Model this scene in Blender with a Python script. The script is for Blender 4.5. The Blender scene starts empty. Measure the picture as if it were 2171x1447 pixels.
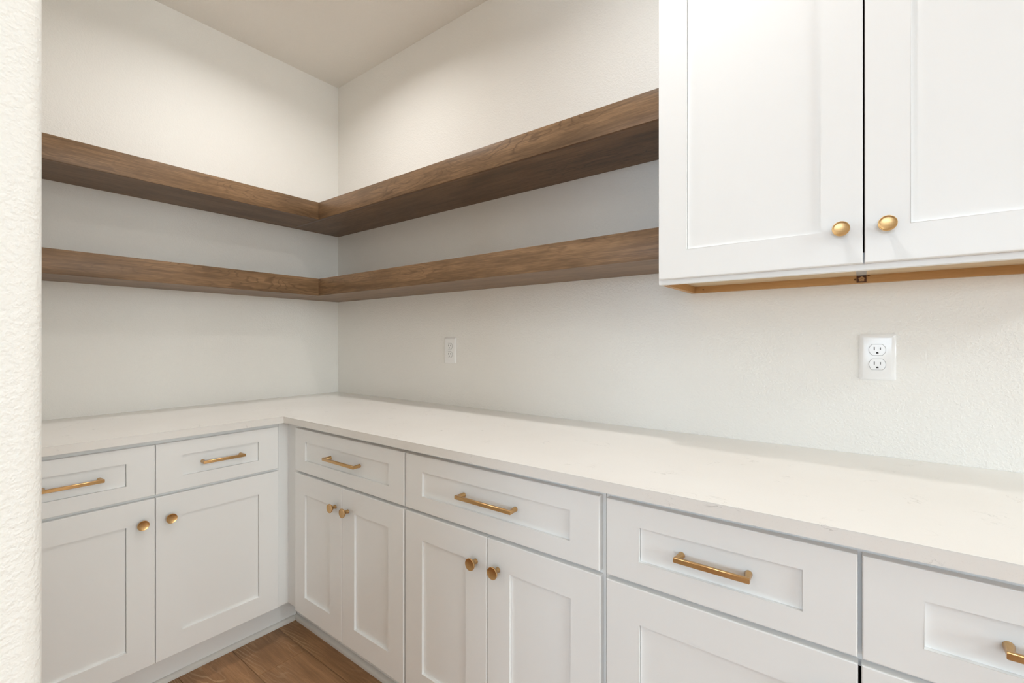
import bpy, bmesh, math, random
from mathutils import Vector

# ------------------------------------------------------------------ scene, camera, light
S = bpy.context.scene
C = S.collection
random.seed(7)
S.view_settings.view_transform = 'Standard'
S.view_settings.look = 'None'
S.view_settings.gamma = 1.0
S.view_settings.use_curve_mapping = False
S.view_settings.exposure = 0.04
try:
    S.cycles.use_denoising = True
    S.cycles.max_bounces = 6
    S.cycles.diffuse_bounces = 5
    S.cycles.glossy_bounces = 3
    S.cycles.use_light_tree = False
    S.cycles.adaptive_threshold = 0.02
    S.cycles.transparent_max_bounces = 6
    S.cycles.sample_clamp_indirect = 6.0
    S.cycles.caustics_reflective = False
    S.cycles.caustics_refractive = False
except Exception:
    pass

CAM = bpy.data.cameras.new('camera')
CAM.sensor_fit = 'HORIZONTAL'
CAM.sensor_width = 36.0
CAM.lens = 976.18 / 2171.0 * 36.0
CAM.shift_y = -1.254 / 2171.0
CAM.clip_start = 0.02
cam = bpy.data.objects.new('camera', CAM)
C.objects.link(cam)
cam.location = (2.5242, -1.5725, 1.2214)
cam.rotation_euler = (math.radians(90), 0, math.radians(90 - 52.607))
S.camera = cam

W = bpy.data.worlds.new('daylight')
S.world = W
W.use_nodes = True
bg = W.node_tree.nodes['Background']
bg.inputs['Color'].default_value = (0.80, 0.90, 1.0, 1)
bg.inputs['Strength'].default_value = 1.8

CAN_W = 5.7           # each recessed ceiling light
CAN_RGB = (0.985, 0.978, 0.965)
WIN1_W = 106.0         # added daylight for the made-up wide window behind the camera
WIN2_W = 116.0          # added daylight for the made-up side window
FILL_PANEL_W = 26.0         # made-up ceiling panel, added as fill from the unseen room
DAY_RGB = (0.83, 0.95, 1.0)
SKY_RGB = (0.61, 0.80, 1.0)


def area_light(name, loc, rot, sx, sy, watts, rgb, shape='RECTANGLE'):
    L = bpy.data.lights.new(name, 'AREA')
    L.shape = shape
    L.size = sx
    if shape == 'RECTANGLE':
        L.size_y = sy
    L.energy = watts
    L.color = rgb
    o = bpy.data.objects.new(name, L)
    C.objects.link(o)
    o.location = loc
    o.rotation_euler = rot
    return o


ROOM_X, ROOM_Y, CEIL = 8.0, -7.0, 2.746
WIN1 = (1.7, 4.7, 0.9, 2.35)      # x0 x1 z0 z1 in the wall y = ROOM_Y
WIN2 = (-3.6, -0.85, 0.95, 2.45)      # y0 y1 z0 z1 in the wall x = ROOM_X
area_light('added_daylight_wide', ((WIN1[0] + WIN1[1]) / 2, ROOM_Y - 0.22, (WIN1[2] + WIN1[3]) / 2),
           (math.radians(90), 0, 0), WIN1[1] - WIN1[0], WIN1[3] - WIN1[2], WIN1_W, SKY_RGB)  # area lamp added outside the made-up wide window
area_light('added_daylight_side', (ROOM_X + 0.22, (WIN2[0] + WIN2[1]) / 2, (WIN2[2] + WIN2[3]) / 2),
           (math.radians(90), 0, math.radians(90)), WIN2[1] - WIN2[0], WIN2[3] - WIN2[2], WIN2_W, DAY_RGB)  # area lamp added outside the made-up side window


# ------------------------------------------------------------------ materials
def srgb(r, g, b):
    f = lambda c: (c / 255 / 12.92) if c / 255 <= 0.04045 else ((c / 255 + 0.055) / 1.055) ** 2.4
    return (f(r), f(g), f(b), 1.0)


class NT:
    """small helper around a node tree"""
    def __init__(self, name, rough=0.5, color=None, metallic=0.0, spec=0.5):
        self.m = bpy.data.materials.new(name)
        self.m.use_nodes = True
        self.t = self.m.node_tree
        self.b = self.t.nodes['Principled BSDF']
        self.b.inputs['Roughness'].default_value = rough
        self.b.inputs['Metallic'].default_value = metallic
        self.b.inputs['Specular IOR Level'].default_value = spec
        if color:
            self.b.inputs['Base Color'].default_value = color

    def n(self, typ, **kw):
        nd = self.t.nodes.new(typ)
        for k, v in kw.items():
            setattr(nd, k, v)
        return nd

    def link(self, a, b):
        self.t.links.new(a, b)

    def math(self, op, a, b=None, c=None):
        nd = self.n('ShaderNodeMath', operation=op)
        for i, v in enumerate((a, b, c)):
            if v is None:
                continue
            if isinstance(v, (int, float)):
                nd.inputs[i].default_value = v
            else:
                self.link(v, nd.inputs[i])
        return nd.outputs[0]

    def coords(self, scale=(1, 1, 1), rot=(0, 0, 0), kind='Object', offset=None):
        tc = self.n('ShaderNodeTexCoord')
        mp = self.n('ShaderNodeMapping')
        mp.inputs['Scale'].default_value = scale
        mp.inputs['Rotation'].default_value = rot
        src = tc.outputs[kind]
        if offset is not None:
            va = self.n('ShaderNodeVectorMath', operation='ADD')
            self.link(src, va.inputs[0])
            self.link(offset, va.inputs[1])
            src = va.outputs[0]
        self.link(src, mp.inputs['Vector'])
        return mp.outputs[0]

    def noise(self, vec, scale, detail=3.0, rough=0.5, dist=0.0):
        nd = self.n('ShaderNodeTexNoise')
        self.link(vec, nd.inputs['Vector'])
        nd.inputs['Scale'].default_value = scale
        nd.inputs['Detail'].default_value = detail
        nd.inputs['Roughness'].default_value = rough
        nd.inputs['Distortion'].default_value = dist
        return nd.outputs[0]

    def ramp(self, fac, stops, interp='LINEAR'):
        nd = self.n('ShaderNodeValToRGB')
        nd.color_ramp.interpolation = interp
        e = nd.color_ramp.elements
        while len(e) < len(stops):
            e.new(0.5)
        for i, (p, c) in enumerate(stops):
            e[i].position = p
            e[i].color = c if not isinstance(c, (int, float)) else (c, c, c, 1)
        self.link(fac, nd.inputs[0])
        return nd.outputs[0]

    def mix(self, fac, a, b, blend='MIX'):
        nd = self.n('ShaderNodeMix', data_type='RGBA', blend_type=blend)
        for sock, v in ((nd.inputs[0], fac), (nd.inputs[6], a), (nd.inputs[7], b)):
            if isinstance(v, (int, float)) or isinstance(v, tuple):
                sock.default_value = v
            else:
                self.link(v, sock)
        return nd.outputs[2]

    def bump(self, height, strength, dist):
        nd = self.n('ShaderNodeBump')
        nd.inputs['Strength'].default_value = strength
        nd.inputs['Distance'].default_value = dist
        self.link(height, nd.inputs['Height'])
        self.link(nd.outputs[0], self.b.inputs['Normal'])

    def color(self, out):
        self.link(out, self.b.inputs['Base Color'])


def mat_paint(name, rgb, bump_scale, strength, dist, rough=0.62):
    k = NT(name, rough, srgb(*rgb), spec=0.3)
    v = k.coords()
    a = k.noise(v, bump_scale, 2.0, 0.55)
    r = k.ramp(a, [(0.38, 0.0), (0.66, 1.0)])
    k.bump(r, strength, dist)
    t = k.noise(v, 1.3, 0.0)
    c0 = srgb(*rgb)
    c1 = tuple(x * 0.975 for x in c0[:3]) + (1,)
    k.color(k.mix(t, c0, c1))
    return k.m


WALL_RGB = (246, 243, 237)
M_WALL = mat_paint('wall_paint_orange_peel', WALL_RGB, 190.0, 0.34, 0.0018)
M_CEIL = mat_paint('ceiling_paint_stipple', (247, 244, 238), 120.0, 0.40, 0.0016, 0.75)
M_TRIMP = mat_paint('trim_paint', (232, 229, 223), 40.0, 0.02, 0.0004, 0.45)


def mat_cabinet():
    k = NT('white_cabinet_paint', 0.34, srgb(246, 245, 243), spec=0.4)
    v = k.coords()
    k.link(k.math('MULTIPLY_ADD', k.noise(v, 40.0, 0.0), 0.06, 0.31), k.b.inputs['Roughness'])
    return k.m


M_CAB = mat_cabinet()


def mat_quartz():
    k = NT('white_quartz', 0.2, spec=0.45)
    v = k.coords()
    base = k.ramp(k.noise(v, 3.0, 4.0), [(0.3, srgb(245, 241, 236)), (0.7, srgb(241, 236, 230))])
    speck = k.ramp(k.noise(v, 420.0, 2.0), [(0.30, 1.0), (0.36, 0.0)])
    base = k.mix(k.math('MULTIPLY', speck, 0.10), base, srgb(205, 198, 188))
    # sparse hairline veins: zero crossings of a warped noise, kept only in a few patches
    n1 = k.noise(k.coords(scale=(1, 1.6, 1.3)), 9.0, 5.0, 0.62, 1.6)
    line = k.math('ABSOLUTE', k.math('SUBTRACT', n1, 0.5))
    line = k.ramp(line, [(0.0, 1.0), (0.010, 0.0)])
    patch = k.ramp(k.noise(v, 13.0, 2.0), [(0.60, 0.0), (0.68, 1.0)])
    f = k.math('MULTIPLY', k.math('MULTIPLY', line, patch), 0.42)
    k.color(k.mix(f, base, srgb(150, 146, 138)))
    return k.m


M_QUARTZ = mat_quartz()


def mat_wood(name, rot_z, dark, mid, light, line, freq=60.0, fine=0.5, rough=0.42, kx=0.55, ky=9.0, line_w=0.25, per_object=True):
    """grain runs along local X after rot_z; cathedral figure = contours of kx*x + ky*y^2 + noise"""
    k = NT(name, rough, spec=0.35)
    oi = k.n('ShaderNodeObjectInfo')
    cmb = k.n('ShaderNodeCombineXYZ')
    for i, mul in enumerate((7.3, 0.0, 11.7)):
        k.link(k.math('MULTIPLY', oi.outputs['Random'], mul), cmb.inputs[i])
    v = k.coords(rot=(0, 0, rot_z))
    add = k.n('ShaderNodeVectorMath', operation='ADD')
    k.link(v, add.inputs[0])
    k.link(cmb.outputs[0], add.inputs[1])
    vv = add.outputs[0]
    sp = k.n('ShaderNodeSeparateXYZ')
    k.link(v, sp.inputs[0])

    def stretched(sx, sy, sz):
        mp = k.n('ShaderNodeMapping')
        mp.inputs['Scale'].default_value = (sx, sy, sz)
        k.link(vv, mp.inputs['Vector'])
        return mp.outputs[0]
    warp = k.noise(stretched(2.2, 9, 9), 1.0, 3.0, 0.5)
    warp2 = k.noise(stretched(9, 40, 40), 1.0, 2.0, 0.5)
    yz = k.math('ADD', k.math('ADD', sp.outputs[1], sp.outputs[2]), k.math('MULTIPLY', k.math('SUBTRACT', warp, 0.5), 0.10))
    val = k.math('ADD', k.math('MULTIPLY', sp.outputs[0], kx), k.math('MULTIPLY', k.math('MULTIPLY', yz, yz), ky * 4))
    val = k.math('ADD', val, k.math('MULTIPLY', warp, 0.75))
    val = k.math('ADD', val, k.math('MULTIPLY', warp2, 0.05))
    ring = k.math('SINE', k.math('MULTIPLY', val, freq))
    ring = k.math('MULTIPLY_ADD', ring, 0.5, 0.5)
    thin = k.ramp(ring, [(1.0 - line_w, 0.0), (1.0, 1.0)])
    pores = k.noise(stretched(14, 420, 420), 1.0, 3.0, 0.6)
    blotch = k.noise(stretched(3.0, 14, 14), 1.0, 4.0, 0.6)
    col = k.ramp(blotch, [(0.25, dark), (0.5, mid), (0.78, light)])
    pf = k.ramp(pores, [(0.40, 0.0), (0.60, 1.0)])
    streak = k.ramp(k.noise(stretched(3.5, 95, 95), 1.0, 4.0, 0.65), [(0.46, 0.0), (0.62, 1.0)])
    col = k.mix(k.math('MULTIPLY', streak, fine * 0.8), col, line if fine > 0.45 else dark)
    col = k.mix(k.math('MULTIPLY', pf, fine), col, dark)
    gate = k.ramp(k.noise(stretched(1.6, 8, 8), 1.0, 2.0), [(0.42, 0.0), (0.6, 1.0)])
    col = k.mix(k.math('MULTIPLY', k.math('MULTIPLY', thin, gate), 0.55), col, line)
    if per_object:
        tone = k.math('MULTIPLY_ADD', oi.outputs['Random'], 0.28, 0.86)
        hsv = k.n('ShaderNodeHueSaturation')
        k.link(tone, hsv.inputs['Value'])
        k.link(col, hsv.inputs['Color'])
        col = hsv.outputs[0]
    k.color(col)
    k.bump(pores, 0.06, 0.0005)
    return k.m


SHELF = dict(dark=srgb(98, 75, 53), mid=srgb(140, 109, 79), light=srgb(164, 129, 95), line=srgb(80, 59, 41),
             freq=120.0, fine=0.5, rough=0.4, kx=0.30, ky=12.0, line_w=0.16, per_object=False)
M_SHELF_X = mat_wood('stained_shelf_wood_along_x', 0.0, **SHELF)
M_SHELF_Y = mat_wood('stained_shelf_wood_along_y', math.radians(90), **SHELF)
M_FLOOR = mat_wood('brown_oak_plank', 0.0, srgb(130, 96, 66), srgb(170, 127, 89), srgb(192, 148, 106), srgb(208, 177, 140),
                   freq=110.0, fine=0.40, rough=0.45, kx=0.5, ky=8.0, line_w=0.30)
M_PLY = mat_wood('birch_plywood', 0.0, srgb(180, 134, 82), srgb(200, 156, 104), srgb(214, 172, 120), srgb(160, 114, 66),
                 freq=50.0, fine=0.25, rough=0.5, per_object=False)
M_PLY_Y = mat_wood('birch_plywood_along_y', math.radians(90), srgb(180, 134, 82), srgb(200, 156, 104), srgb(214, 172, 120), srgb(160, 114, 66),
                   freq=50.0, fine=0.25, rough=0.5, per_object=False)
M_PANEL_UNDER = mat_wood('pale_maple_panel', 0.0, srgb(206, 178, 140), srgb(216, 192, 158), srgb(224, 202, 172), srgb(192, 162, 124),
                         freq=40.0, fine=0.15, rough=0.5, per_object=False)


def mat_brass():
    k = NT('brushed_brass', 0.33, metallic=1.0)
    v = k.coords(scale=(1, 1, 30))
    n = k.noise(v, 60.0, 3.0)
    k.color(k.ramp(n, [(0.3, srgb(200, 160, 108)), (0.7, srgb(216, 176, 124))]))
    k.link(k.math('MULTIPLY_ADD', n, 0.06, 0.27), k.b.inputs['Roughness'])
    return k.m


M_BRASS = mat_brass()


def mat_simple(name, rgb, rough, metallic=0.0, spec=0.5, var=0.04):
    k = NT(name, rough, srgb(*rgb), metallic, spec)
    c = srgb(*rgb)
    k.color(k.mix(k.noise(k.coords(), 30.0, 2.0), c, tuple(x * (1 - var) for x in c[:3]) + (1,)))
    return k.m


M_PLASTIC = mat_simple('white_plastic', (251, 250, 248), 0.16)
M_DARK = mat_simple('dark_slot', (38, 34, 30), 0.6)
M_SLOT = mat_simple('socket_slot_grey', (112, 108, 102), 0.6)
M_TAG = mat_simple('dark_brown_plastic', (84, 46, 18), 0.65)
M_TAGPALE = mat_simple('tan_emblem', (196, 152, 104), 0.5)
M_TAGC = mat_simple('brown_print', (120, 84, 44), 0.5)
M_SCREW = mat_simple('bronze_screw', (112, 76, 36), 0.4, 0.6)
M_TAPE = mat_simple('clear_grey_tape', (206, 202, 196), 0.25)
M_CARC = mat_simple('cabinet_interior', (196, 176, 150), 0.6)
M_STEEL = mat_simple('white_metal_trim', (238, 236, 232), 0.4)
M_FRAME = mat_simple('white_window_frame', (236, 236, 234), 0.4)


def mat_glass():
    m = bpy.data.materials.new('window_glass')
    m.use_nodes = True
    t = m.node_tree
    for n in list(t.nodes):
        t.nodes.remove(n)
    out = t.nodes.new('ShaderNodeOutputMaterial')
    tr = t.nodes.new('ShaderNodeBsdfTransparent')
    gl = t.nodes.new('ShaderNodeBsdfGlossy')
    gl.inputs['Roughness'].default_value = 0.02
    mx = t.nodes.new('ShaderNodeMixShader')
    mx.inputs[0].default_value = 0.05
    t.links.new(tr.outputs[0], mx.inputs[1])
    t.links.new(gl.outputs[0], mx.inputs[2])
    t.links.new(mx.outputs[0], out.inputs[0])
    return m


M_GLASS = mat_glass()


def mat_lens():
    k = NT('frosted_lamp_lens', 0.5, (0.9, 0.88, 0.84, 1))
    k.b.inputs['Emission Color'].default_value = CAN_RGB + (1,)
    k.b.inputs['Emission Strength'].default_value = 1.0
    return k.m


M_LENS = mat_lens()

# ------------------------------------------------------------------ object helpers
WLOC = {}       # world location of each object (nothing is rotated)


def link_mesh(name, bm, mats, parent=None, smooth=False, origin=None):
    """bm is in world coordinates; the object's origin goes to the mesh's centre (or `origin`)"""
    bmesh.ops.recalc_face_normals(bm, faces=bm.faces[:])
    co = [v.co for v in bm.verts]
    lo = Vector((min(c.x for c in co), min(c.y for c in co), min(c.z for c in co)))
    hi = Vector((max(c.x for c in co), max(c.y for c in co), max(c.z for c in co)))
    ctr = Vector(origin) if origin is not None else (lo + hi) / 2
    bmesh.ops.translate(bm, verts=bm.verts[:], vec=-ctr)
    me = bpy.data.meshes.new(name)
    bm.to_mesh(me)
    bm.free()
    for m in (mats if isinstance(mats, (list, tuple)) else [mats]):
        me.materials.append(m)
    if smooth:
        for p in me.polygons:
            p.use_smooth = True
        try:
            me.set_sharp_from_angle(angle=math.radians(38))
        except Exception:
            pass
    o = bpy.data.objects.new(name, me)
    C.objects.link(o)
    WLOC[o.name] = ctr
    if parent is not None:
        o.parent = parent
        o.location = ctr - WLOC[parent.name]
    else:
        o.location = ctr
    return o


def add_box(bm, x0, x1, y0, y1, z0, z1):
    xs, ys, zs = sorted((x0, x1)), sorted((y0, y1)), sorted((z0, z1))
    v = [bm.verts.new((x, y, z)) for z in zs for y in ys for x in xs]
    fs = []
    for f in ((0, 1, 3, 2), (4, 6, 7, 5), (0, 4, 5, 1), (2, 3, 7, 6), (0, 2, 6, 4), (1, 5, 7, 3)):
        fs.append(bm.faces.new([v[i] for i in f]))
    return v, fs


def box(name, x0, x1, y0, y1, z0, z1, mat, parent=None, bevel=0.0, seg=2):
    bm = bmesh.new()
    add_box(bm, x0, x1, y0, y1, z0, z1)
    if bevel:
        bmesh.ops.bevel(bm, geom=bm.edges[:], offset=bevel, segments=seg, affect='EDGES', profile=0.5)
    return link_mesh(name, bm, mat, parent, smooth=bool(bevel))


def thing(name, loc, label, cat, group=None):
    o = bpy.data.objects.new(name, None)
    C.objects.link(o)
    o.location = loc
    o.empty_display_size = 0.1
    WLOC[o.name] = Vector(loc)
    tag(o, label, cat, group)
    return o


def tag(o, label, cat, group=None):
    o['label'] = label
    o['category'] = cat
    if group:
        o['group'] = group
    return o


def structure(o, label=None):
    o['kind'] = 'structure'
    if label:
        o['label'] = label
    return o


def add_poly_prism(bm, pts, axis, a0, a1):
    """extrude a polygon given in the two other axes from a0 to a1 along axis"""
    def p(u, v, a):
        return {'x': (a, u, v), 'y': (u, a, v), 'z': (u, v, a)}[axis]
    lo = [bm.verts.new(p(u, v, a0)) for u, v in pts]
    hi = [bm.verts.new(p(u, v, a1)) for u, v in pts]
    n = len(pts)
    bm.faces.new(lo)
    bm.faces.new(hi)
    for i in range(n):
        bm.faces.new((lo[i], lo[(i + 1) % n], hi[(i + 1) % n], hi[i]))
    return lo, hi


# ------------------------------------------------------------------ the room
T = 0.10
WE = 1.904                    # end of the short partition beside the camera
WY0, WY1 = -1.615, -1.4945
structure(box('wall_left', -T, 0, ROOM_Y - T, T, 0, CEIL, M_WALL), 'warm white wall behind the left run of shelves')
structure(box('wall_right', 0, ROOM_X + T, 0, T, 0, CEIL, M_WALL), 'warm white wall behind the long run of cabinets')
structure(box('ceiling', -T, ROOM_X + T, ROOM_Y - T, T, CEIL, CEIL + T, M_CEIL), 'lightly stippled cream ceiling')


def wall_with_opening(name, axis, plane, a0, a1, op, label):
    """wall slab outside `plane` with one rectangular opening"""
    bm = bmesh.new()
    o0, o1, z0, z1 = op
    d0, d1 = (plane - T, plane) if axis == 'y' else (plane, plane + T)
    for (p0, p1, q0, q1) in ((a0, o0, 0, CEIL), (o1, a1, 0, CEIL), (o0, o1, 0, z0), (o0, o1, z1, CEIL)):
        if q1 - q0 < 1e-4 or p1 - p0 < 1e-4:
            continue
        if axis == 'y':
            add_box(bm, p0, p1, d0, d1, q0, q1)
        else:
            add_box(bm, d0, d1, p0, p1, q0, q1)
    structure(link_mesh(name, bm, M_WALL), label)


wall_with_opening('wall_back', 'y', ROOM_Y, 0, ROOM_X + T, WIN1, 'white wall with an added wide window behind the camera')
wall_with_opening('wall_side', 'x', ROOM_X, ROOM_Y, 0, WIN2, 'white wall with an added window opposite the left wall')

# partition with a rounded drywall end, seen as the pale strip at the left of the picture
bm = bmesh.new()
r = 0.016
pts = [(0.0, WY0), (WE - r, WY0)]
for i in range(9):
    a = -math.pi / 2 + i / 8 * math.pi / 2
    pts.append((WE - r + r * math.cos(a), WY0 + r + r * math.sin(a)))
for i in range(9):
    a = i / 8 * math.pi / 2
    pts.append((WE - r + r * math.cos(a), WY1 - r + r * math.sin(a)))
pts.append((0.0, WY1))
add_poly_prism(bm, pts, 'z', 0.0, CEIL)
structure(link_mesh('wall_near', bm, M_WALL, smooth=True), 'bright textured wall end with rounded corner at the left edge')

# made-up windows out of view, added to light the place
def window(name, axis, op, plane, mullions, label):
    o0, o1, z0, z1 = op
    fw = 0.055
    c = (o0 + o1) / 2
    base = (c, plane - 0.05, z0) if axis == 'y' else (plane + 0.05, c, z0)
    root = bpy.data.objects.new(name, None)
    C.objects.link(root)
    root.location = base
    WLOC[root.name] = Vector(base)
    structure(root, label)
    d0, d1 = (plane - 0.08, plane - 0.02) if axis == 'y' else (plane + 0.02, plane + 0.08)

    def bar(nm, p0, p1, q0, q1, m=M_FRAME, e0=d0, e1=d1):
        if axis == 'y':
            return box(nm, p0, p1, e0, e1, q0, q1, m, root)
        return box(nm, e0, e1, p0, p1, q0, q1, m, root)
    bar('window_jamb', o0, o0 + fw, z0, z1)
    bar('window_jamb', o1 - fw, o1, z0, z1)
    bar('window_head', o0 + fw, o1 - fw, z1 - fw, z1)
    bar('window_sill', o0 + fw, o1 - fw, z0, z0 + fw)
    xs = [o0 + fw + (o1 - o0 - 2 * fw) * i / (mullions + 1) for i in range(mullions + 2)]
    for x in xs[1:-1]:
        bar('mullion', x - 0.025, x + 0.025, z0 + fw, z1 - fw)
    mid = (d0 + d1) / 2
    for i in range(mullions + 1):
        a = xs[i] + (0.025 if i else 0)
        b = xs[i + 1] - (0.025 if i < mullions else 0)
        bar('pane', a, b, z0 + fw, z1 - fw, M_GLASS, mid - 0.003, mid + 0.003)


window('added_window_1', 'y', WIN1, ROOM_Y, 1, 'added two pane window, unseen behind the camera')
window('added_window_2', 'x', WIN2, ROOM_X, 2, 'added three pane window in the unseen side wall')

# floor: slab plus single planks
bm = bmesh.new()
add_box(bm, -T, ROOM_X + T, ROOM_Y - T, T, -0.06, -0.008)
floor = structure(link_mesh('floor', bm, M_DARK), 'brown oak plank floor')
PW, PL, GAP = 0.180, 1.22, 0.0012
plank_mesh = {}


def plank_data(length):
    key = round(length, 3)
    if key not in plank_mesh:
        bm = bmesh.new()
        v, f = add_box(bm, -length / 2 + GAP / 2, length / 2 - GAP / 2, -PW / 2 + GAP / 2, PW / 2 - GAP / 2, -0.008, 0)
        top = [e for e in bm.edges if all(abs(q.co.z) < 1e-6 for q in e.verts)]
        bmesh.ops.bevel(bm, geom=top, offset=0.0008, segments=1, affect='EDGES')
        bmesh.ops.recalc_face_normals(bm, faces=bm.faces[:])
        me = bpy.data.meshes.new('plank')
        bm.to_mesh(me)
        bm.free()
        me.materials.append(M_FLOOR)
        plank_mesh[key] = me
    return plank_mesh[key]


row = 0
y_top = -0.620 + 4 * PW
k = 0
while True:
    y1 = y_top - k * PW
    if y1 - PW < ROOM_Y:
        break
    yc = y1 - PW / 2
    k += 1
    if yc + PW / 2 > 0.0:
        continue
    shift = 0.770 if abs(y1 + 0.620) < 1e-3 else random.choice((0.18, 0.31, 0.46, 0.62, 0.95, 1.08))
    if abs(y1 + 0.440) < 1e-3:
        shift = 0.36
    if abs(y1 + 0.800) < 1e-3:
        shift = 0.16
    ends = [0.0]
    x = shift
    while x < ROOM_X - 0.05:
        if x > 0.05:
            ends.append(x)
        x += PL
    ends.append(ROOM_X)
    for a, b in zip(ends[:-1], ends[1:]):
        o = bpy.data.objects.new('plank', plank_data(b - a))
        C.objects.link(o)
        o.parent = floor
        ctr = Vector(((a + b) / 2, yc, 0.0))
        o.location = ctr - WLOC[floor.name]

# ------------------------------------------------------------------ cabinet builders
FACE = 0.610        # face frame plane, measured from the wall
DOOR = 0.629        # door front plane
RUN_R = lambda u, n, z: (u, -n, z)      # run along the right wall:  u = x, n = distance from the wall
RUN_L = lambda u, n, z: (n, -u, z)      # run along the left wall:   u = -y


def tbox(bm, Tf, u0, u1, n0, n1, z0, z1):
    a, b = Tf(u0, n0, z0), Tf(u1, n1, z1)
    return add_box(bm, a[0], b[0], a[1], b[1], a[2], b[2])


def shaker(name, Tf, u0, u1, z0, z1, n0, n1, su, sz0, sz1, parent, recess=0.0075):
    """shaker front: a bevelled frame (the part) and its flat centre panel (a sub-part)"""
    bm = bmesh.new()
    O = [(u0, z0), (u1, z0), (u1, z1), (u0, z1)]
    I = [(u0 + su, z0 + sz0), (u1 - su, z0 + sz0), (u1 - su, z1 - sz1), (u0 + su, z1 - sz1)]
    vo = {n: [bm.verts.new(Tf(u, n, z)) for u, z in O] for n in (n0, n1)}
    vi = {n: [bm.verts.new(Tf(u, n, z)) for u, z in I] for n in (n0, n1)}
    for i in range(4):
        j = (i + 1) % 4
        for n in (n0, n1):
            bm.faces.new((vo[n][i], vo[n][j], vi[n][j], vi[n][i]))
        bm.faces.new((vo[n0][i], vo[n0][j], vo[n1][j], vo[n1][i]))
        bm.faces.new((vi[n0][i], vi[n0][j], vi[n1][j], vi[n1][i]))
    ed = []
    for i in range(4):
        j = (i + 1) % 4
        ed.append(bm.edges.get((vo[n1][i], vo[n1][j])))
    bmesh.ops.bevel(bm, geom=ed, offset=0.0020, segments=2, affect='EDGES', profile=0.5)
    ed = [e for e in bm.edges if e.is_valid and e.verts[0] in vi[n1] and e.verts[1] in vi[n1]]
    bmesh.ops.bevel(bm, geom=ed, offset=0.0008, segments=1, affect='EDGES', profile=0.5)
    bmesh.ops.recalc_face_normals(bm, faces=bm.faces[:])
    d = link_mesh(name, bm, M_CAB, parent)
    bm = bmesh.new()
    g = 0.0009      # the floating panel leaves a hairline shadow gap in its frame
    tbox(bm, Tf, u0 + su + g, u1 - su - g, n0 + 0.001, n1 - recess, z0 + sz0 + 0.35 * g, z1 - sz1 - g)
    link_mesh('center_panel', bm, M_CAB, d)
    return d


def knob(Tf, u, z, n, parent, mat=None):
    """turned brass knob: slim stem flaring into a dished round head"""
    prof = [(0.0, 0.0072), (0.0015, 0.0072), (0.006, 0.0063), (0.0105, 0.0062), (0.0145, 0.0085), (0.0185, 0.0128),
            (0.0215, 0.0154), (0.0238, 0.0162), (0.0258, 0.0163), (0.0264, 0.0159), (0.0264, 0.0152), (0.0260, 0.0146),
            (0.0254, 0.0120), (0.0248, 0.0080), (0.0245, 0.0040), (0.0244, 0.0)]
    bm = bmesh.new()
    N = 28
    rings = []
    for h, rr in prof:
        if rr == 0:
            rings.append([bm.verts.new(Tf(u, n + h, z))])
        else:
            rings.append([bm.verts.new(Tf(u + rr * math.cos(2 * math.pi * i / N), n + h, z + rr * math.sin(2 * math.pi * i / N))) for i in range(N)])
    for a, b in zip(rings[:-1], rings[1:]):
        for i in range(N):
            j = (i + 1) % N
            if len(b) == 1:
                bm.faces.new((a[i], a[j], b[0]))
            else:
                bm.faces.new((a[i], a[j], b[j], b[i]))
    bm.faces.new(rings[0])
    o = link_mesh('knob', bm, M_BRASS, parent, smooth=True)
    o['label'] = 'brushed brass round knob'
    return o


def pull(Tf, u, z, n, length, parent, proj=0.0320):
    """square bar pull on two posts that swell into round feet"""
    bm = bmesh.new()
    hh, dp = 0.0053, 0.0075
    u0, u1 = u - length / 2, u + length / 2
    n1 = n + proj
    # bar as a swept section with softened edges
    c = 0.0012
    sec = [(-hh, n1 - dp + c), (-hh + c, n1 - dp), (hh - c, n1 - dp), (hh, n1 - dp + c), (hh, n1 - c), (hh - c, n1), (-hh + c, n1), (-hh, n1 - c)]
    xs = [(u0 + 0.0, 0.86), (u0 + 0.0012, 1.0), (u1 - 0.0012, 1.0), (u1, 0.86)]
    rings = []
    for x, s in xs:
        rings.append([bm.verts.new(Tf(x, n1 - dp / 2 + (q - (n1 - dp / 2)) * s, z + p * s)) for p, q in sec])
    for a, b in zip(rings[:-1], rings[1:]):
        for i in range(8):
            j = (i + 1) % 8
            bm.faces.new((a[i], a[j], b[j], b[i]))
    bm.faces.new(rings[0])
    bm.faces.new(rings[-1])
    # posts: loft from a round foot at the panel to the square bar end
    N = 20
    for end, sgn in ((u0, 1), (u1, -1)):
        lv = []
        for t in (0.0, 0.06, 0.3, 0.55, 0.78, 0.93, 1.0):
            nn = n + t * (proj - dp * 0.5)
            s = t * t * (3 - 2 * t)
            rr = 0.0068 * (1 - 0.12 * min(1, t * 2))
            w = 0.0042 + (rr - 0.0042) * (1 - s)          # half width along the bar
            hgt = hh + (rr - hh) * (1 - s)
            cu = end + sgn * (0.0070 - s * 0.0026)
            ring = []
            for i in range(N):
                a = 2 * math.pi * i / N
                ca, sa = math.cos(a), math.sin(a)
                pw = 1.0 - 0.62 * s                        # round -> squarish
                px = math.copysign(abs(ca) ** pw, ca) * w
                pz = math.copysign(abs(sa) ** pw, sa) * hgt
                ring.append(bm.verts.new(Tf(cu + px, nn, z + pz)))
            lv.append(ring)
        for a, b in zip(lv[:-1], lv[1:]):
            for i in range(N):
                j = (i + 1) % N
                bm.faces.new((a[i], a[j], b[j], b[i]))
        bm.faces.new(lv[0])
        bm.faces.new(lv[-1])
    o = link_mesh('bar_pull', bm, M_BRASS, parent, smooth=True)
    o['label'] = 'brushed brass bar pull'
    return o


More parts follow.
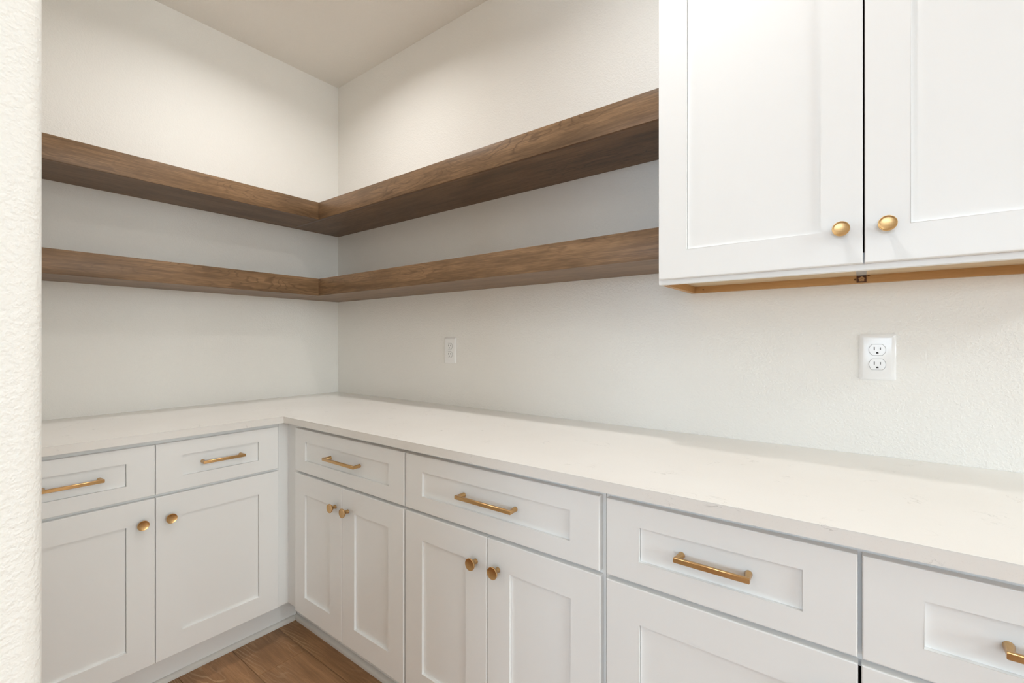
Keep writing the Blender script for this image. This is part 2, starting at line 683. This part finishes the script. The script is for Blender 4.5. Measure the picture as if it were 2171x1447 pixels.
Z_TOE, Z_TOP = 0.128, 0.8875
DZ = (0.7025, 0.8715)       # drawer front
PZ = (0.1360, 0.6925)       # door
SU, SR = 0.0755, 0.0755     # door stile and rail
DR = 0.0475                 # drawer rail
RAIL_MID = (0.680, 0.714)


def base_cabinet(Tf, u0, u1, drawers, doors, label, filler=None, toe=None, mullion=None):
    """u0..u1 cabinet width; drawers: (a, b, pull length); doors: (a, b, knob side or None)"""
    loc = Tf((u0 + u1) / 2, FACE / 2, 0)
    t = thing('base_cabinet', loc, label, 'cabinet', 'white shaker base cabinets')
    e = 0.0006
    bm = bmesh.new()
    for a, b in ((u0 + e, u0 + 0.016), (u1 - 0.016, u1 - e)):      # sides, notched for the toe space
        tbox(bm, Tf, a, b, 0.004, 0.5195, 0.0, Z_TOE + 0.012)
        tbox(bm, Tf, a, b, 0.004, FACE - 0.019, Z_TOE + 0.012, Z_TOP - 0.001)
    tbox(bm, Tf, u0 + 0.016, u1 - 0.016, 0.004, 0.012, 0.0, Z_TOP - 0.001)
    tbox(bm, Tf, u0 + 0.016, u1 - 0.016, 0.012, FACE - 0.019, Z_TOE + 0.012, Z_TOE + 0.028)
    link_mesh('carcass', bm, M_CARC, t)
    bm = bmesh.new()
    n0, n1 = FACE - 0.0185, FACE
    st = 0.038
    tbox(bm, Tf, u0 + e, u0 + st, n0, n1, Z_TOE, Z_TOP - 0.001)
    tbox(bm, Tf, u1 - st, u1 - e, n0, n1, Z_TOE, Z_TOP - 0.001)
    tbox(bm, Tf, u0 + st, u1 - st, n0, n1, Z_TOP - 0.040, Z_TOP - 0.001)
    tbox(bm, Tf, u0 + st, u1 - st, n0, n1, RAIL_MID[0], RAIL_MID[1])
    tbox(bm, Tf, u0 + st, u1 - st, n0, n1, Z_TOE, Z_TOE + 0.038)
    if mullion:
        tbox(bm, Tf, mullion - 0.019, mullion + 0.019, n0, n1, RAIL_MID[1], Z_TOP - 0.040)
    link_mesh('face_frame', bm, M_CAB, t)
    if filler:
        bm = bmesh.new()
        tbox(bm, Tf, filler[0], filler[1], n0, n1, Z_TOE, Z_TOP - 0.001)
        link_mesh('filler_strip', bm, M_CAB, t)
    ta, tb = toe if toe else (u0, u1)
    bm = bmesh.new()
    tbox(bm, Tf, ta, tb, 0.520, 0.532, 0.0005, Z_TOE + 0.012)
    link_mesh('toe_kick', bm, M_CAB, t)
    for a, b, pl in drawers:
        d = shaker('drawer', Tf, a, b, DZ[0], DZ[1], FACE + 0.0008, DOOR, SU, DR, DR, t)
        pull(Tf, (a + b) / 2, (DZ[0] + DZ[1]) / 2, DOOR - 0.0075, pl, d)
    for a, b, side in doors:
        d = shaker('door', Tf, a, b, PZ[0], PZ[1], FACE + 0.0008, DOOR, SU, SR, SR, t)
        if side == 'hi':
            knob(Tf, b - 0.0378, 0.6175, DOOR, d)
        elif side == 'lo':
            knob(Tf, a + 0.0378, 0.6175, DOOR, d)
    return t


# left run (u = -y)
base_cabinet(RUN_L, 0.6520, 1.4925,
             [(1.0708, 1.4795, 0.141), (0.6605, 1.0685, 0.141)],
             [(1.0708, 1.4795, 'lo'), (0.6598, 1.0685, 'hi')],
             'white shaker base cabinet on the left wall beside the inside corner',
             filler=(FACE - 0.0185, 0.6515), toe=(0.533, 1.4925), mullion=1.0697)
# right run
base_cabinet(RUN_R, 0.6950, 1.3800, [(0.7035, 1.3755, 0.196)], [(0.7020, 1.0312, 'hi'), (1.0338, 1.3725, 'lo')],
             'white shaker base cabinet in the inside corner with two narrow doors',
             filler=(FACE + 0.0005, 0.6945), toe=(0.533, 1.3795))
base_cabinet(RUN_R, 1.3802, 2.0590, [(1.3845, 2.0505, 0.196)], [(1.3840, 1.7160, 'hi'), (1.7188, 2.0525, 'lo')],
             'white shaker base cabinet in the middle of the long run')
base_cabinet(RUN_R, 2.0592, 2.9850, [(2.0675, 2.5160, 0.137), (2.5220, 2.9770, 0.137)],
             [(2.0675, 2.5165, 'hi'), (2.5210, 2.9770, 'lo')],
             'white shaker base cabinet with two drawers below the upper cabinet', mullion=2.519)

# shoe moulding at the foot of the toe kicks
def shoe(name, Tf, u0, u1, label):
    bm = bmesh.new()
    prof = [(0.5325, 0.0), (0.5325, 0.0185), (0.5375, 0.0182), (0.5425, 0.0165), (0.5455, 0.0130), (0.5468, 0.0080), (0.5470, 0.0)]
    lo = [bm.verts.new(Tf(u0, n, z + 0.0004)) for n, z in prof]
    hi = [bm.verts.new(Tf(u1, n, z + 0.0004)) for n, z in prof]
    bm.faces.new(lo)
    bm.faces.new(hi)
    for i in range(len(prof)):
        j = (i + 1) % len(prof)
        bm.faces.new((lo[i], lo[j], hi[j], hi[i]))
    structure(link_mesh(name, bm, M_TRIMP, smooth=True), label)


shoe('trim_1', RUN_L, 0.548, 1.4925, 'white shoe moulding along the left toe kick')
shoe('trim_2', RUN_R, 0.533, 2.985, 'white shoe moulding along the right toe kick')

# L shaped worktop
bm = bmesh.new()
CD = 0.648
ZC0, ZC1 = 0.8878, 0.914
lo, hi = add_poly_prism(bm, [(0.0008, -0.0008), (2.992, -0.0008), (2.992, -CD), (CD, -CD), (CD, -1.4930), (0.0008, -1.4930)], 'z', ZC0, ZC1)
ed = [bm.edges.get((hi[2], hi[3])), bm.edges.get((hi[3], hi[4])), bm.edges.get((hi[1], hi[2]))]
ed += [bm.edges.get((lo[2], lo[3])), bm.edges.get((lo[3], lo[4])), bm.edges.get((lo[1], lo[2]))]
bmesh.ops.bevel(bm, geom=ed, offset=0.0025, segments=3, affect='EDGES', profile=0.5)
tag(link_mesh('worktop', bm, M_QUARTZ, smooth=True), 'white quartz L-shaped worktop with faint hairline veins', 'countertop')

# ------------------------------------------------------------------ floating shelves
SD = 0.2908


def shelf(Tf, u0, u1, z0, z1, face_mat, label):
    t = thing('floating_shelf', Tf((u0 + u1) / 2, 0.0, z0), label, 'shelf', 'stained wood floating shelves')
    e = 0.0006

    def part(nm, n0, n1, a, b, bev=0.0):
        bm = bmesh.new()
        tbox(bm, Tf, u0 + e, u1 - e, n0, n1, a, b)
        if bev:
            bmesh.ops.bevel(bm, geom=bm.edges[:], offset=bev, segments=2, affect='EDGES', profile=0.5)
        return link_mesh(nm, bm, face_mat, t, smooth=bool(bev))
    part('front_board', SD - 0.019, SD, z0, z1, 0.0012)
    part('bottom_board', 0.001, SD - 0.0192, z0 + 0.0006, z0 + 0.0126)
    part('top_board', 0.001, SD - 0.0192, z1 - 0.0126, z1 - 0.0006)
    return t


XC = 2.0708          # left side of the upper cabinet
for z0, z1, nm in ((1.8468, 1.9347, 'upper'), (1.4538, 1.5418, 'lower')):
    shelf(RUN_R, 0.0, XC - 0.0005, z0, z1, M_SHELF_X, 'stained wood floating shelf on the right wall, %s of two' % nm)
    shelf(RUN_L, SD, 1.4935, z0, z1, M_SHELF_Y, 'stained wood floating shelf on the left wall, %s of two' % nm)

# ------------------------------------------------------------------ upper cabinet
UB, UT, X1 = 1.3770, 2.440, 2.9850
UF, UD = 0.305, 0.324
uc = thing('upper_cabinet', ((XC + X1) / 2, -0.15, UB), 'white shaker wall cabinet with two doors and plywood underside', 'cabinet')
for a, b, outer in ((XC, XC + 0.016, 0), (X1 - 0.016, X1, 1)):
    bm = bmesh.new()
    v, f = add_box(bm, a, b, -UF + 0.0190, -0.001, UB, UT)
    bm.faces.ensure_lookup_table()
    for fc in bm.faces:
        cx = sum(q.co.x for q in fc.verts) / 4
        if abs(cx - (a if outer == 0 else b)) < 1e-5:
            fc.material_index = 1
    link_mesh('side_panel', bm, [M_PLY_Y, M_CAB], uc)
box('back_rail', XC + 0.0162, X1 - 0.0162, -0.0160, -0.001, UB, 1.460, M_PLY, uc)
box('bottom_panel', XC + 0.0162, X1 - 0.0162, -UF + 0.0192, -0.0162, 1.3975, 1.4100, M_PANEL_UNDER, uc)
box('top_panel', XC + 0.0162, X1 - 0.0162, -UF + 0.0192, -0.0162, UT - 0.013, UT, M_CARC, uc)
box('back_panel', XC + 0.0162, X1 - 0.0162, -0.0070, -0.001, 1.4602, UT, M_CARC, uc)
bm = bmesh.new()
add_box(bm, XC, XC + 0.038, -UF, -UF + 0.0188, UB, UT)
add_box(bm, X1 - 0.038, X1, -UF, -UF + 0.0188, UB, UT)
add_box(bm, XC + 0.038, X1 - 0.038, -UF, -UF + 0.0188, UB, 1.4146)
add_box(bm, XC + 0.038, X1 - 0.038, -UF, -UF + 0.0188, UT - 0.038, UT)
link_mesh('face_frame', bm, M_CAB, uc)
d = shaker('door', RUN_R, 2.0762, 2.5222, 1.3895, 2.4275, UF + 0.0008, UD, 0.0750, 0.0745, 0.0745, uc)
knob(RUN_R, 2.4845, 1.4640, UD, d)
d = shaker('door', RUN_R, 2.5254, 2.9770, 1.3895, 2.4275, UF + 0.0008, UD, 0.0750, 0.0745, 0.0745, uc)
knob(RUN_R, 2.5630, 1.4640, UD, d)

# little house tag, tape and screws under the cabinet
YR = -0.0160
TX, TZ, TW, TH = 2.5190, 1.3885, 0.0212, 0.0215
tagp = box('house_tag', TX - TW / 2, TX + TW / 2, YR - 0.0022, YR, TZ - TH / 2 + 0.001, 1.3972, M_TAG, uc, 0.0005, 1)
tagp['label'] = 'tiny dark brown tag with pale house emblem'
bm = bmesh.new()
hs = [(-0.0082, -0.0004), (0.0, 0.0066), (0.0082, -0.0004), (0.0052, -0.0008), (0.0052, -0.0066), (-0.0052, -0.0066), (-0.0052, -0.0008)]
add_poly_prism(bm, [(TX + 0.0006 + a, TZ + 0.0002 + b) for a, b in hs], 'y', YR - 0.0027, YR - 0.0021)
link_mesh('house_emblem', bm, M_TAGPALE, tagp)
bm = bmesh.new()
arc = [(0.25 + 1.5 * i / 10) * math.pi for i in range(11)]
pts = [(TX + 0.0006 + 0.0027 * math.cos(a), TZ - 0.0022 + 0.0029 * math.sin(a)) for a in arc]
pts += [(TX + 0.0006 + 0.0019 * math.cos(a), TZ - 0.0022 + 0.0021 * math.sin(a)) for a in reversed(arc)]
add_poly_prism(bm, pts, 'y', YR - 0.0031, YR - 0.0026)
link_mesh('emblem_letter', bm, M_TAGC, tagp)
box('tape_strip', TX - TW / 2, TX + TW / 2, -0.150, -0.0165, 1.3970, 1.3975, M_TAPE, uc)


def screw(x, z, rx, rz, m):
    bm = bmesh.new()
    N = 14
    pts = [(x + rx * math.cos(2 * math.pi * i / N), z + rz * math.sin(2 * math.pi * i / N)) for i in range(N)]
    lo, hi = add_poly_prism(bm, pts, 'y', YR - 0.0014, YR)
    link_mesh('screw', bm, m, uc)


screw(2.1118, 1.3868, 0.0021, 0.0021, M_SCREW)
screw(2.5052, 1.3872, 0.0024, 0.0024, M_SCREW)
screw(2.5345, 1.3964, 0.0034, 0.0009, M_SCREW)

# ------------------------------------------------------------------ wall sockets
def outlet(x, z, label):
    t = thing('wall_outlet', (x, 0.0, z), label, 'outlet', 'white wall outlets')
    w, h = 0.0772, 0.1222
    bm = bmesh.new()
    y0, y1, y2 = -0.0006, -0.0022, -0.0064
    loops = []
    for (ww, hh, yy) in ((w, h, y0), (w, h, y1), (w - 0.004, h - 0.004, y1 - 0.0018), (w - 0.013, h - 0.013, y2 + 0.0006), (w - 0.019, h - 0.019, y2)):
        c = 0.0020
        L = [(-ww / 2 + c, -hh / 2), (ww / 2 - c, -hh / 2), (ww / 2, -hh / 2 + c), (ww / 2, hh / 2 - c), (ww / 2 - c, hh / 2), (-ww / 2 + c, hh / 2), (-ww / 2, hh / 2 - c), (-ww / 2, -hh / 2 + c)]
        loops.append([bm.verts.new((x + a, yy, z + b)) for a, b in L])
    for a, b in zip(loops[:-1], loops[1:]):
        for i in range(8):
            j = (i + 1) % 8
            bm.faces.new((a[i], a[j], b[j], b[i]))
    bm.faces.new(loops[0])
    bm.faces.new(loops[-1])
    link_mesh('cover_plate', bm, M_PLASTIC, t, smooth=True)
    for s in (1, -1):
        cz = z + s * 0.0194
        R, hc = 0.0174, 0.0142
        a0 = math.asin(hc / R)
        pts = [(R * math.cos(-a0 + 2 * a0 * i / 10), R * math.sin(-a0 + 2 * a0 * i / 10)) for i in range(11)]
        pts += [(-p, -q) for p, q in pts]
        # thin dark seam ring behind, then the raised face
        bm = bmesh.new()
        add_poly_prism(bm, [(x + 1.045 * p, cz + 1.045 * q) for p, q in pts], 'y', y2 - 0.0002, y2 + 0.0004)
        seam = link_mesh('receptacle', bm, M_SLOT, t)
        bm = bmesh.new()
        lo, hi = add_poly_prism(bm, [(x + p, cz + q) for p, q in pts], 'y', y2 - 0.0016, y2 - 0.0001)
        link_mesh('receptacle_face', bm, M_PLASTIC, seam)
        yf0, yf1 = y2 - 0.0019, y2 - 0.0012
        box('slot', x - 0.0074, x - 0.0052, yf0, yf1, cz - 0.0008, cz + 0.0072, M_SLOT, seam)
        box('slot', x + 0.0054, x + 0.0074, yf0, yf1, cz - 0.0002, cz + 0.0064, M_SLOT, seam)
        bm = bmesh.new()
        gp = [(-0.0026, -0.0098), (0.0026, -0.0098)] + [(0.0026 * math.cos(a), -0.0082 + 0.0026 * math.sin(a)) for a in [math.pi * i / 8 for i in range(9)]]
        add_poly_prism(bm, [(x + p, cz + q) for p, q in gp], 'y', yf0, yf1)
        link_mesh('ground_hole', bm, M_DARK, seam)
    return t


outlet(0.9523, 1.1764, 'white duplex outlet under the shelves near the wall corner')
outlet(2.5525, 1.1782, 'white duplex outlet under the upper cabinet')

# ------------------------------------------------------------------ recessed ceiling lights
def downlight(x, y, label, watts=CAN_W):
    t = thing('recessed_light', (x, y, CEIL), label, 'light', 'recessed ceiling lights above the worktops')
    N = 36
    bm = bmesh.new()
    prof = [(0.052, -0.0005), (0.052, -0.004), (0.056, -0.006), (0.078, -0.0045), (0.082, -0.0005)]
    rings = [[bm.verts.new((x + r_ * math.cos(2 * math.pi * i / N), y + r_ * math.sin(2 * math.pi * i / N), CEIL + z)) for i in range(N)] for r_, z in prof]
    for q in range(len(prof)):
        a, b = rings[q], rings[(q + 1) % len(prof)]
        for i in range(N):
            bm.faces.new((a[i], a[(i + 1) % N], b[(i + 1) % N], b[i]))
    link_mesh('trim_ring', bm, M_STEEL, t, smooth=True)
    bm = bmesh.new()
    add_poly_prism(bm, [(x + 0.0515 * math.cos(2 * math.pi * i / N), y + 0.0515 * math.sin(2 * math.pi * i / N)) for i in range(N)], 'z', CEIL - 0.0030, CEIL - 0.0008)
    link_mesh('lens', bm, M_LENS, t)
    L = area_light('lamp_glow', (0, 0, -0.0066), (0, 0, 0), 0.095, 0.095, watts, CAN_RGB, 'DISK')
    L.data.spread = math.radians(155)
    L.parent = t
    return t


downlight(0.735, -0.695, 'round recessed ceiling light above the inside corner', CAN_W * 1.28)
downlight(2.100, -0.685, 'round recessed ceiling light above the middle of the long run', CAN_W * 0.94)


def fill_panel(x, y, label, watts=FILL_PANEL_W):  # made-up ceiling panels out of view, added for overhead fill
    t = thing('added_fill_panel', (x, y, CEIL), label, 'light')
    bm = bmesh.new()
    w = 0.30
    for a0, a1, b0, b1 in ((-w, w, -w, -w + 0.02), (-w, w, w - 0.02, w), (-w, -w + 0.02, -w + 0.02, w - 0.02), (w - 0.02, w, -w + 0.02, w - 0.02)):
        add_box(bm, x + a0, x + a1, y + b0, y + b1, CEIL - 0.022, CEIL - 0.0005)
    link_mesh('frame', bm, M_STEEL, t)
    box('diffuser', x - w + 0.0205, x + w - 0.0205, y - w + 0.0205, y + w - 0.0205, CEIL - 0.012, CEIL - 0.006, M_LENS, t)
    L = area_light('fill_panel_glow', (0, 0, -0.0225), (0, 0, 0), 0.56, 0.56, watts, DAY_RGB)
    L.parent = t
    return t


fill_panel(3.45, -2.45, 'added square fill panel on the ceiling behind the camera', 6.0)
fill_panel(5.30, -1.30, 'added square fill panel on the ceiling near the added side window', 30.0)
fill_panel(5.30, -3.60, 'added square fill panel on the ceiling of the unseen adjoining room')
